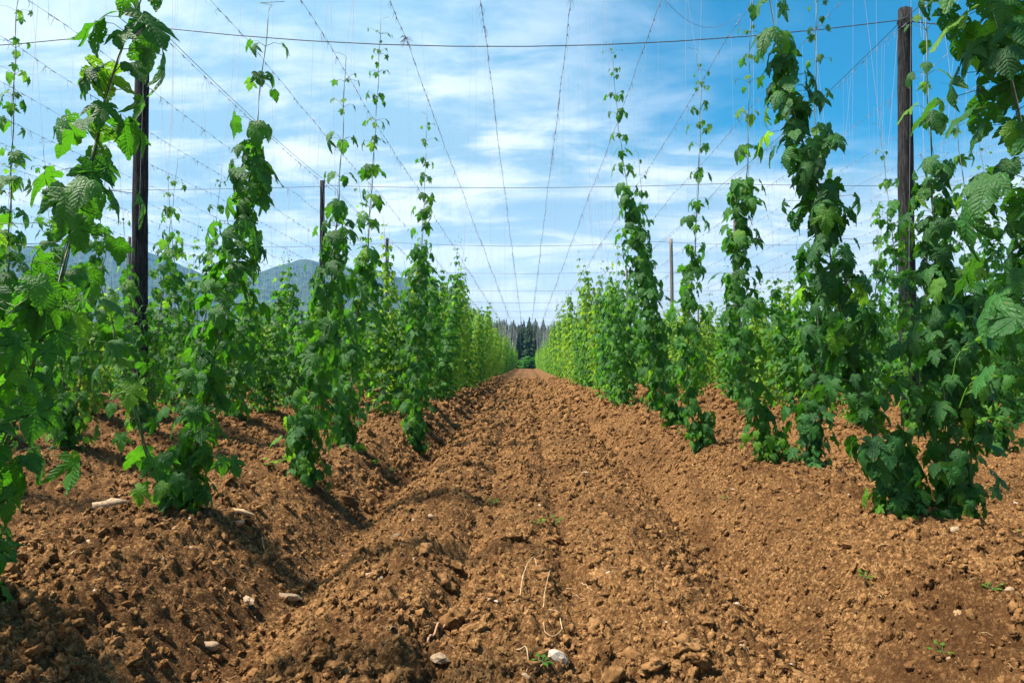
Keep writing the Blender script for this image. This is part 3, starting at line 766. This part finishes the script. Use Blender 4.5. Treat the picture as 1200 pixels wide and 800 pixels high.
for x in sorted(WX, key=abs):
    side = 'left' if x < 0 else 'right'; k = wire_no[side] = wire_no.get(side, -1) + 1
    root = empty('overhead_wire', (x, 2.0, 7.15)); tag(root, f'tattered wire running lengthwise overhead, {ordn(k)} to the {side} of the aisle centre', 'wire', 'lengthwise wires of the trellis')
    r3 = random.Random(int(x * 100) + 5); pts = []; ys = [1.0] + CY
    for a, b in zip(ys, ys[1:]):
        pts += sagline((0, a - 2, 0), (r3.uniform(-.02, .02), b - 2, 0), 0.10, 12, 0.012, r3)[:-1]
    tb = TB(); tb.tube(pts, [0.0035 if p.y < 30 else 0.0055 for p in pts], 4, False); link('wire_strand', tb.mesh('wire_strand', M_WIRE), root)
    tb = TB(); y = 1.5
    Pw = Path(pts)
    while y < 120:
        c = Pw(y); big = r3.random() < 0.12; Ln = r3.uniform(.05, .16) * (1.8 if big else 1) * (1 if y < 40 else 1.2); rr = 0.0042 if y < 25 else 0.0075
        for q in range(3 if big else 1):
            d = Vector((r3.uniform(-.6, .6), r3.uniform(-.8, .8), -1)).normalized(); p1 = c + d * Ln * .5 + Vector((r3.uniform(-.02, .02), 0, 0)); p2 = p1 + Vector((r3.uniform(-.5, .5), r3.uniform(-.6, .6), -1)).normalized() * Ln * .6
            tb.tube([c + Vector((0, 0, .01)), p1, p2], [rr, rr * .8, rr * .4], 3, False)
        c2 = Pw(y + 0.12); tb.tube([c, (c + c2) / 2 + Vector((r3.uniform(-.012, .012), 0, r3.uniform(-.02, .012))), c2], rr * 1.6, 3, False)
        y += r3.uniform(0.12, 0.5) * (1 if y < 25 else 1.6)
    o = link('string_remnants', tb.mesh('string_remnants', M_RAG), root); o['kind'] = 'stuff'
# anchor cables along the pole lines
for side in (-1, 1):
    tb = TB(); pts = []
    for a, b in zip([2.0] + CY, CY): pts += sagline((0, a, 0), (0, b, 0), 0.12, 10)[:-1]
    tb.tube(pts, 0.0075, 4, False); o = link('pole_line_cable', tb.mesh('pole_line_cable', M_CABLE)); o.location = (side * (POLEX[0] + 0.02), 0, 7.40)
    tag(o, f'taut dark cable joining the pole tops {"left" if side < 0 else "right"} of the aisle', 'cable')
# loose ends drooping between wires
for k, (a, b, lb) in enumerate([((0.73, 9.0, 7.1), (2.13, 9.6, 7.1), 'loose wire drooping in a curve between two overhead wires near the centre'),
                                ((2.13, 10.5, 7.1), (3.5, 11.0, 7.1), 'loose wire drooping between overhead wires right of the centre')]):
    tb = TB(); tb.tube([p - Vector(a) for p in sagline(a, b, 0.35, 16)], 0.003, 3, False); o = link('loose_wire', tb.mesh('loose_wire', M_RAG)); o.location = a; tag(o, lb, 'wire')
tb = TB(); r3 = random.Random(4)
for q in range(26):
    d = Vector((r3.uniform(-1, 1), r3.uniform(-.6, .6), r3.uniform(-1.6, .5))); tb.tube([(0, 0, 0), d * .06, d * .10 + Vector((r3.uniform(-.05, .05), 0, -.04))], 0.004, 3, False)
o = link('string_tangle', tb.mesh('string_tangle', M_RAG)); v = at(475, 44, 12.0); o.location = (v.x, 12.0, v.z); tag(o, 'small dark tangle of string caught on the nearest cross cable', 'string tangle')

# ------------------------------------------------------------------ clods, stones, litter
def ico(sub=1):
    import bmesh
    bm = bmesh.new(); bmesh.ops.create_icosphere(bm, subdivisions=sub, radius=1.0)
    V = np.array([v.co[:] for v in bm.verts]); Fa = np.array([[v.index for v in f.verts] for f in bm.faces]); bm.free(); return V, Fa
I1, I2, I3 = ico(1), ico(2), ico(3)
def lump(base, seed, sc=(1, 1, .75), rough=0.28, freq=1.6):
    V, Fa = base; r_ = np.random.RandomState(seed); o = r_.rand(3) * 50; d = np.zeros(len(V))
    for k in range(3):
        f = freq * 2.1 ** k; d += (vnoise(V[:, 0] * f + o[0], V[:, 1] * f + V[:, 2] * f * 1.7 + o[1], seed + k) + vnoise(V[:, 2] * f + o[2], V[:, 0] * f * .6 - V[:, 1] * f + o[0], seed + 9 + k)) * 0.55 ** k
    return V * (1 + rough * 1.6 * d)[:, None] * np.array(sc), Fa
CL = [mesh_np('soil_clod', *lump(I3, 600 + k, (1, 0.8 + 0.1 * (k % 4), 0.6 + 0.06 * (k % 3)), 0.5, 2.3), M_CLOD) for k in range(9)]
r4 = random.Random(31); clod_obs = []
k = 0
while k < 230:
    y = 2.5 + 6.5 * r4.random() ** 1.5; x = r4.uniform(-.8, .85) * y
    if 1.5 < abs(x) < 1.95 and r4.random() < .7: continue
    s = r4.uniform(0.022, 0.05) * (1.5 if r4.random() < 0.12 else 1)
    if abs(x) > 2 and abs(x) < 3.2: s *= .8
    o = link('soil_clod', CL[r4.randrange(9)]); o.location = (x, y, sz(x, y) + s * 0.12); o.scale = (s * r4.uniform(.8, 1.4), s, s * r4.uniform(.8, 1.1)); o.rotation_euler = (r4.uniform(-.5, .5), r4.uniform(-.5, .5), r4.uniform(0, 6.28))
    sn = 'left of the aisle' if x < -1.3 else 'right of the aisle' if x > 1.3 else 'on the aisle floor'
    sn += ', nearest the camera' if y < 3.6 else ', some steps back' if y < 5.5 else ', farther back'
    tag(o, f'{"larger" if s > .042 else "small" if s < .03 else "medium"} brown clod of dry soil {sn}', 'clod', 'clods of soil in the foreground'); clod_obs.append(o); k += 1
CS = clod_obs[:9]
N = 26000; rr_ = np.random.RandomState(8)
yy = 2.3 + 17 * rr_.rand(N) ** 1.7; xx = (rr_.rand(N) * 1.7 - 0.85) * yy; s = (0.0060 + 0.019 * rr_.rand(N) ** 2.6) * (1 + yy * 0.03)
zz = soil(xx, yy) + s * 0.25
N2 = 24000; y2 = 7 * (60 / 7) ** (rr_.rand(N2) ** 0.9); x2 = (rr_.rand(N2) * 1.2 - 0.62) * np.minimum(y2, 22); s2 = (0.0022 + 0.0042 * rr_.rand(N2) ** 3) * np.minimum(y2, 26) * .8
s = np.concatenate([s, s2]); P_ = np.concatenate([np.stack([xx, yy, zz], 1), np.stack([x2, y2, soil(x2, y2, 0, .6) + s2 * .2], 1)]); N += N2
o = scatter('loose_soil_crumbs', CS, P_, rr_.rand(N, 3) * 6, np.stack([s * 1.2, s, s], 1)); o['label'] = 'small crumbs of dry soil strewn over the ground'

def on_ground(px, py):
    """where the sight line through a photo pixel meets the ground"""
    d = CR @ Vector((px - 600, 400 - py, -F)); d.normalize(); t = 1.0; o = Vector((0, 0, CAM_H))
    for _ in range(4000):
        p = o + d * t
        if p.z < gz(p.x, p.y) + 0.02: break
        t += 0.01 + t * 0.002
    return p
STONES = [  # px, py, width px, aspect, rotation, material, label
    (653, 771, 22, 0.85, 0.3, M_WHITE, 'white stone in the middle foreground of the aisle'),
    (245, 755, 14, 2.1, 1.5, M_STONE, 'long pale potato-shaped stone standing out of the dark soil at lower left'),
    (288, 703, 22, .5, -.5, M_STONE, 'flat pinkish stone sliver, left one of two side by side on the left slope'),
    (340, 703, 24, .6, .3, M_STONE, 'notched grey-brown stone, right one of two side by side on the left slope'),
    (130, 598, 36, .55, .1, M_STONE, 'large rounded tan stone beside the base of the second plant on the left'),
    (143, 581, 14, .9, .1, M_STONE, 'small grey stone leaning behind the large tan stone at left'),
    (488, 612, 13, .7, -.5, M_STONE, 'pale stone at the foot of the left slope, left one of a pair'),
    (505, 611, 9, .8, .3, M_STONE, 'small pale stone, right one of a pair near the left slope'),
    (465, 631, 19, .6, .1, M_STONE, 'tan broken stone just below the pair of pale stones'),
    (437, 672, 26, .4, .1, M_STONE, 'flat tan slab of stone left of the aisle middle'),
    (444, 681, 13, .6, .3, M_STONE, 'light stone touching the flat tan slab'),
    (514, 779, 22, .7, .1, M_STONE, 'pale rounded stone near the bottom edge left of the white stone'),
    (713, 673, 12, .5, .4, M_WHITE, 'thin whitish stone chip right of the aisle middle'),
    (782, 729, 9, .8, .4, M_WHITE, 'tiny white pebble on the right of the aisle'),
    (776, 664, 9, .6, .4, M_STONE, 'small pale chip on the right of the aisle'),
    (226, 640, 10, .8, .4, M_STONE, 'small yellowish chip in the dark soil at left'),
    (1119, 623, 17, .7, .4, M_STONE, 'smooth reddish tan stone below the bushy right plant'),
    (1191, 590, 8, .8, .4, M_WHITE, 'small white pebble near the right edge'),
    (686, 556, 12, .8, .4, M_STONE, 'tan stone, left one of two on the right of the far aisle'),
    (700, 557, 13, .7, 1.4, M_STONE, 'tan stone, right one of two on the right of the far aisle'),
    (862, 572, 12, 1.1, 1.4, M_STONE, 'pale stone on top of the right ridge'),
    (230, 585, 26, 1.2, 1.2, M_ROOT, 'upright brown clod of root right beside the second plant on the left'),
    (108, 634, 34, .3, .6, M_STRAW, 'split pale piece of dry wood on the soil at left'),
    (285, 606, 30, .28, -.2, M_STRAW, 'pale splinter of dry wood below the left ridge top'),
    (278, 616, 18, .6, -.5, M_ROOT, 'brown wood chunk beside the pale splinter'),
    (1185, 690, 16, .5, .2, M_STONE, 'pale flat stone near the right edge of the foreground'),
    (803, 775, 34, .9, .2, M_CLOD, 'large round clod of soil at the bottom right of the aisle'),
    (812, 650, 26, .7, .2, M_CLOD, 'brown clod half sunk right of the aisle middle'),
    (400, 582, 34, .7, .2, M_CLOD, 'broad lump of soil on the left ridge'),
    (805, 693, 40, .6, .2, M_CLOD, 'big dark-sided clod on the right of the aisle'),
]
for k, (px, py, wpx, asp, rz, mt, lb) in enumerate(STONES):
    p = on_ground(px, py); s = wpx * p.y / 800 / 2 * 0.95
    flat = 0.5 if asp > 0.45 else 0.25
    me = mesh_np('stone', *lump(I2 if mt is not M_CLOD else I3, 700 + k, (1, asp, flat if asp < 1.5 else 0.8), 0.34 if mt is not M_CLOD else .5, 1.3), mt, mt is M_CLOD or k % 3 == 1)
    nm = 'stone' if mt in (M_STONE, M_WHITE) else 'soil_clod' if mt is M_CLOD else 'wood_fragment'
    o = link(nm, me); o.location = (p.x, p.y, sz(p.x, p.y) + s * .12); o.scale = (s, s, s); o.rotation_euler = (r4.uniform(-.3, .3), r4.uniform(-.3, .3), rz)
    tag(o, lb, {'stone': 'stone', 'soil_clod': 'clod', 'wood_fragment': 'wood piece'}[nm], None if nm != 'stone' else 'pale stones lying in the soil')
# scattered chips
for k in range(70):
    y = 2.7 + 6 * r4.random() ** 1.3; x = r4.uniform(-.72, .74) * y; s = r4.uniform(.007, .018)
    if k < 8: cm_ = [mesh_np('stone_chip', *lump(I1, 800 + k, (1, .7, .5), .25, 1), M_STONE if k % 3 else M_WHITE, False)]; CHIPS = (CHIPS if k else []) + cm_
    o = link('stone_chip', CHIPS[r4.randrange(len(CHIPS))]); o.location = (x, y, sz(x, y) + s * .3); o.scale = (s * 1.3, s, s); o.rotation_euler = (r4.uniform(-.5, .5), r4.uniform(-.5, .5), r4.uniform(0, 6.28))
    tag(o, 'small pale stone chip scattered in the brown soil', 'stone chip', 'stone chips scattered in the soil')

def lay(name, px, mat, r, lb, cat, lift=0.03):
    g = [on_ground(a, b) for a, b in px]; base = g[0]; P = Path(g); pts = []
    for i in range(19):
        q = P(P.L * i / 18); q = Vector((q.x, q.y, sz(q.x, q.y) + r + lift * math.sin(math.pi * i / 18) + 0.004)); pts.append(q - base)
    # smooth
    pts = [pts[0]] + [(pts[i - 1] + pts[i] * 2 + pts[i + 1]) / 4 for i in range(1, 18)] + [pts[-1]]
    tb = TB(); tb.tube(pts, [r * (1 - .55 * i / 18) for i in range(19)], 5); o = link(name, tb.mesh(name, mat)); o.location = base; return tag(o, lb, cat)
lay('dry_bine', [(608, 710), (612, 690), (617, 672), (626, 657), (629, 668), (634, 675)], M_STRAW, .0038, 'hooked pale dry bine stem curling up in the middle of the aisle', 'dry stem', .06)
lay('dry_bine', [(637, 716), (638, 700), (645, 682), (648, 675), (655, 670)], M_STRAW, .0026, 'thin upright dry stem right of the hooked pale one', 'dry stem', .05)
lay('dry_bine', [(643, 719), (655, 725), (661, 744), (648, 748), (638, 742), (637, 728)], M_STRAW, .0035, 'dry stem bent in a loop behind the white stone', 'dry stem', .02)
lay('dry_bine', [(605, 762), (615, 768), (620, 785), (614, 800)], M_STRAW, .0042, 'pale dry stem arching out of the bottom edge left of the white stone', 'dry stem', .03)
lay('dry_root', [(500, 755), (515, 744), (526, 732), (532, 720)], M_ROOT, .0075, 'thick reddish brown root piece left of the aisle middle', 'root', .02)
lay('dry_root', [(615, 800), (635, 789), (655, 787)], M_ROOT, .005, 'thin brown root at the bottom edge below the white stone', 'root', .01)
lay('dry_bine', [(663, 690), (680, 688), (695, 692)], M_STRAW, .004, 'short straw-coloured stalk lying right of the dry stems', 'dry stem', .01)
lay('dry_bine', [(662, 697), (690, 698)], M_STRAW, .002, 'thin blade of straw just below the short stalk', 'dry stem', .005)
lay('dry_bine', [(305, 628), (309, 645), (315, 656)], M_STRAW, .003, 'short dry twig on the left slope below the ridge', 'dry stem', .02)
lay('dry_bine', [(5, 650), (20, 642), (30, 636)], M_STRAW, .005, 'pale stalk by the left edge below the hanging leaves', 'dry stem', .02)
# weeds
def weed(px, py, n_, size, lb, mat=M_YOUNG):
    p = on_ground(px, py); size *= 1.5; n_ += 4; p.z = sz(p.x, p.y); root = empty('weed', p); tag(root, lb, 'weed', 'small weeds sprouting from the soil'); tb = TB()
    for i in range(n_):
        a = i * 2.4 + r4.random(); d = Vector((math.cos(a), math.sin(a), r4.uniform(.3, 1.1))); e = d * size * r4.uniform(.4, .8); tb.tube([(0, 0, 0), e], 0.0015, 3, False)
        V, Fa, U = LEAF_HI[6 + i % 2]; s = size * r4.uniform(.3, .5)
        me = LM['y'][6 + i % 2]; ob = link('leaf', me, root); ob.matrix_local = Matrix.Translation(e) @ (frame(d, Vector((0, 0, 1)) + d * .1) * s).to_4x4()
    link('stem', tb.mesh('stem', M_STEM), root)
for a in [(577, 592, 7, .045, 'wispy little weed in the aisle above the dry stems'), (630, 617, 6, .045, 'sprawling weed seedling, left one of two in the aisle'),
          (652, 614, 7, .05, 'bright weed seedling, right one of two in the aisle'), (437, 547, 6, .07, 'small weed on the left slope in front of the forward plant'),
          (635, 787, 9, .03, 'tiny tuft of weed beside the white stone'), (1017, 688, 6, .035, 'tiny weed in the furrow on the right'),
          (1163, 690, 5, .03, 'tiny weed near the right edge'), (320, 552, 5, .07, 'little green shoot left of the third left plant'), (457, 553, 4, .04, 'tiny shoot at the foot of the left slope'),
          (1184, 628, 5, .05, 'small weed right of the bushy right plant'), (1104, 768, 2, .035, 'wilted young weed in the right foreground'), (852, 585, 4, .04, 'tiny weed on top of the right ridge'),
          (1300, 650, 6, .06, 'small weed on the right ridge')][:12]: weed(*a)

M_DEAD = simple('withered_leaf', (0.16, 0.085, 0.035), (0.42, 0.28, 0.14), 14, 0.85, 0.3, 0.004)
DEADM = [mesh_np('withered_leaf', V_ * np.array((1, 1, 1.8)), Fa_, M_DEAD) for V_, Fa_, U_ in LEAF_HI[:6]]
for k in range(90):
    sd = r4.choice((-1, 1)); y = 3.2 + 8 * r4.random() ** 1.3; x = sd * (2.6 + r4.gauss(0, .45)) if k % 4 else r4.uniform(-.7, .7) * y; s = r4.uniform(.018, .045)
    o = link('withered_leaf', DEADM[k % 6]); o.location = (x, y, sz(x, y) + .012); o.scale = (s, s * r4.uniform(.6, 1), s); o.rotation_euler = (r4.uniform(-.7, .7), r4.uniform(-.7, .7), r4.uniform(0, 6.28))
    tag(o, f'curled withered leaf lying on the soil {"left" if x < 0 else "right"} of the aisle centre{", close to the camera" if y < 5 else ", farther back"}', 'dead leaf', 'withered leaves fallen under the hops')
tb = TB()
for k in range(900):
    y = 2.6 + 12 * r4.random() ** 1.4; x = r4.uniform(-.8, .8) * y; z = sz(x, y) + .004; a = r4.uniform(0, 6.28); l = r4.uniform(.015, .06); dx, dy = math.cos(a) * l, math.sin(a) * l
    z2 = max(z, sz(x + dx, y + dy) + .004); tb.tube([(x, y, z), (x + dx / 2 + r4.uniform(-.006, .006), y + dy / 2, (z + z2) / 2 + .008), (x + dx, y + dy, z2)], [.0009, .0012, .0006], 3, False)
tag(link('straw_litter', tb.mesh('straw_litter', M_STRAW)), 'tiny bits of straw and root strewn over the soil', None, None, 'stuff')

# fresh pale shoots on the right
def shoot(pts, Z, lb, r=.004):
    P = [at(a, b, Z) for a, b in pts]; base = P[0]; root = empty('young_shoot', base); tag(root, lb, 'shoot'); tb = TB(); pp = Path([p - base for p in P])
    q = [pp(pp.L * i / 14) for i in range(15)]; q = [q[0]] + [(q[i - 1] + 2 * q[i] + q[i + 1]) / 4 for i in range(1, 14)] + [q[-1]]
    tb.tube(q, [r * (1 - .5 * i / 14) for i in range(15)], 5); link('stem', tb.mesh('stem', M_YOUNG), root)
    for i in range(5):
        d = Vector((r4.uniform(-1, 1), r4.uniform(-1, 0), r4.uniform(-.5, 1))).normalized(); ob = link('leaf', LM['y'][6], root)
        ob.matrix_local = Matrix.Translation(q[-1] if i else q[9]) @ (frame(d, Vector((0, -.5, 1))) * .035).to_4x4()
shoot([(1205, 496), (1180, 490), (1162, 488), (1150, 492)], 4.3, 'pale shoot reaching in from the right edge over the soil')
shoot([(1116, 445), (1120, 420), (1130, 405), (1146, 399)], 4.5, 'upper pale shoot arching out of the bushy right plant')
shoot([(1124, 478), (1132, 455), (1145, 442), (1162, 440)], 4.5, 'lower pale shoot arching out of the bushy right plant')

# ------------------------------------------------------------------ far woods
def spruce(seed, broad=False):
    rg = random.Random(seed); tb = TB(); Hh = 14.0
    V, Fa = [], []
    lev = 30
    for i in range(lev):
        t = i / (lev - 1); z = 1.2 + (Hh - 1.2) * t; L = (3.0 if not broad else 3.6) * ((1 - t) ** 0.8 if not broad else math.sqrt(max(0, 1 - (2 * t - .75) ** 2 * .62)) * .8) * rg.uniform(.7, 1.1) + .12
        for j in range(8 if t < .8 else 5):
            a = rg.uniform(0, 6.283); dx, dy = math.cos(a), math.sin(a); l = L * rg.uniform(.6, 1.15); wd = .28 * l + .15; dr = -.35 * l * rg.uniform(.4, 1.2)
            for (o0, o1) in ((.15, .7), (.5, 1.0)):
                b = len(V); V += [(dx * l * o0 - dy * wd * .5, dy * l * o0 + dx * wd * .5, z + dr * o0), (dx * l * o0 + dy * wd * .5, dy * l * o0 - dx * wd * .5, z + dr * o0 - .1), (dx * l * o1, dy * l * o1, z + dr * o1 - rg.uniform(0, .3)), (dx * l * (o0 + o1) / 2, dy * l * (o0 + o1) / 2, z + dr * (o0 + o1) / 2 + .35)]
                Fa += [(b, b + 1, b + 2), (b, b + 2, b + 3), (b + 1, b + 2, b + 3)]
    tb.addm(V, Fa); cr = tb.mesh('crown', M_NEEDLE, False)
    t2 = TB(); t2.tube([(0, 0, 0), (0, 0, 5), (.1, 0, 10), (0, 0, Hh)], [.24, .18, .09, .02], 7)
    return cr, t2.mesh('trunk', M_BARK)
SP = [spruce(60 + k, False) for k in range(5)]; crowns = []
for k in range(110):
    px = 490 + 250 * ((k + r4.random() * .8) / 110); y = r4.uniform(166, 186); x = (px - 617) * y / 800
    cr, tr = SP[r4.randrange(5)]; root = empty('spruce_tree', (x, y, -.15), r4.uniform(0, 6.28)); s = r4.uniform(.74, .86); root.scale = (s * 1.25, s * 1.25, s * r4.uniform(.92, 1.08))
    c = link('crown', cr, root); link('trunk', tr, root)
    if all(q.data is not cr for q in crowns): crowns.append(c)
    where = 'closing off the far end of the aisle' if abs(px - 617) < 45 else 'left of the far end of the aisle' if px < 617 else 'right of the far end of the aisle'
    if abs(px - 617) < 45: ctr = globals().get('ctr', -1) + 1; lb_ = f'dark conifer closing off the far end of the aisle, {ordn(min(ctr, 19))} from the left'
    else: lb_ = f'dark conifer in the distant wood edge {where}'
    tag(root, lb_, 'tree', 'conifers of the distant wood edge')
for k in range(22):
    x = -14 + 28 * (k + r4.random()) / 22; y = r4.uniform(161, 165); root = empty('shrub', (x, y, -.15)); tb = TB(); hh = r4.uniform(1.5, 3.2); ww = r4.uniform(1.2, 2.0)
    for q in range(420):
        v = Vector((r4.gauss(0, .4), r4.gauss(0, .4), r4.uniform(-.9, 1))); v.x *= math.sqrt(1.05 - v.z * .8 if v.z > 0 else 1); V_, Fa_, U_ = LEAF_LO[q % 4]
        A_ = np.array(frame(Vector((r4.uniform(-1, 1), r4.uniform(-1, 1), r4.uniform(-1, .3))), Vector((0, 0, 1)))) * .30
        tb.addm(V_ @ A_.T + np.array((v.x * ww, v.y * ww, hh * .52 + v.z * hh * .48)), Fa_, U_)
    link('foliage', tb.mesh('foliage', M_LEAF, True, True), root); t2 = TB()
    for q in range(4): t2.tube([(0, 0, 0), (r4.uniform(-.4, .4), r4.uniform(-.3, .3), hh * .5), (r4.uniform(-.8, .8), 0, hh * .85)], [.05, .035, .01], 4)
    link('stem', t2.mesh('stem', M_BARK), root)
    tag(root, f'light green shrub in the hedge past the field end, {ordn(k) if k < 20 else "near the right end"}' + (' from the left' if k < 20 else ''), 'shrub', 'shrubs at the end of the field')
P = []
for k in range(1500):
    y = 185 + 260 * r4.random() ** 1.3; x = r4.uniform(-.95, .95) * y
    if k < 300: y = 186 + 18 * r4.random(); x = r4.uniform(-85, 85)
    if abs(x) > 90 and y < 230: continue
    P.append((x, y, -.2))
o = scatter('far_forest', crowns, P, [(0, 0, r4.uniform(0, 6.28)) for _ in P], [(s, s, s) for s in [r4.uniform(.8, 1.0) for _ in P]]); o['label'] = 'dark conifer forest beyond the end of the hop field'

# ------------------------------------------------------------------ haze: thin blue air up to the hills
hm = bpy.data.materials.new('thin_air'); hm.use_nodes = True; hn = hm.node_tree; hn.nodes.clear()
ho = hn.nodes.new('ShaderNodeOutputMaterial'); hv = hn.nodes.new('ShaderNodeVolumePrincipled')
hv.inputs['Color'].default_value = (0.16, 0.52, 1.0, 1); hv.inputs['Density'].default_value = 0.00015; hv.inputs['Anisotropy'].default_value = 0.2
hn.links.new(hv.outputs[0], ho.inputs['Volume'])
V = [(x, y, z) for x in (-5200, 5200) for y in (-3300, 4300) for z in (-5, 640)]
Fq = [(0, 1, 3, 2), (4, 6, 7, 5), (0, 4, 5, 1), (2, 3, 7, 6), (0, 2, 6, 4), (1, 5, 7, 3)]
o = link('haze', mesh_np('haze', V, Fq, hm, False)); tag(o, 'thin blue haze over the far hills', None, None, 'stuff')
for q in list(SC.objects):
    if len(str(q.get('label', '')).split()) > 16: print('LONG', q.name, q['label'])
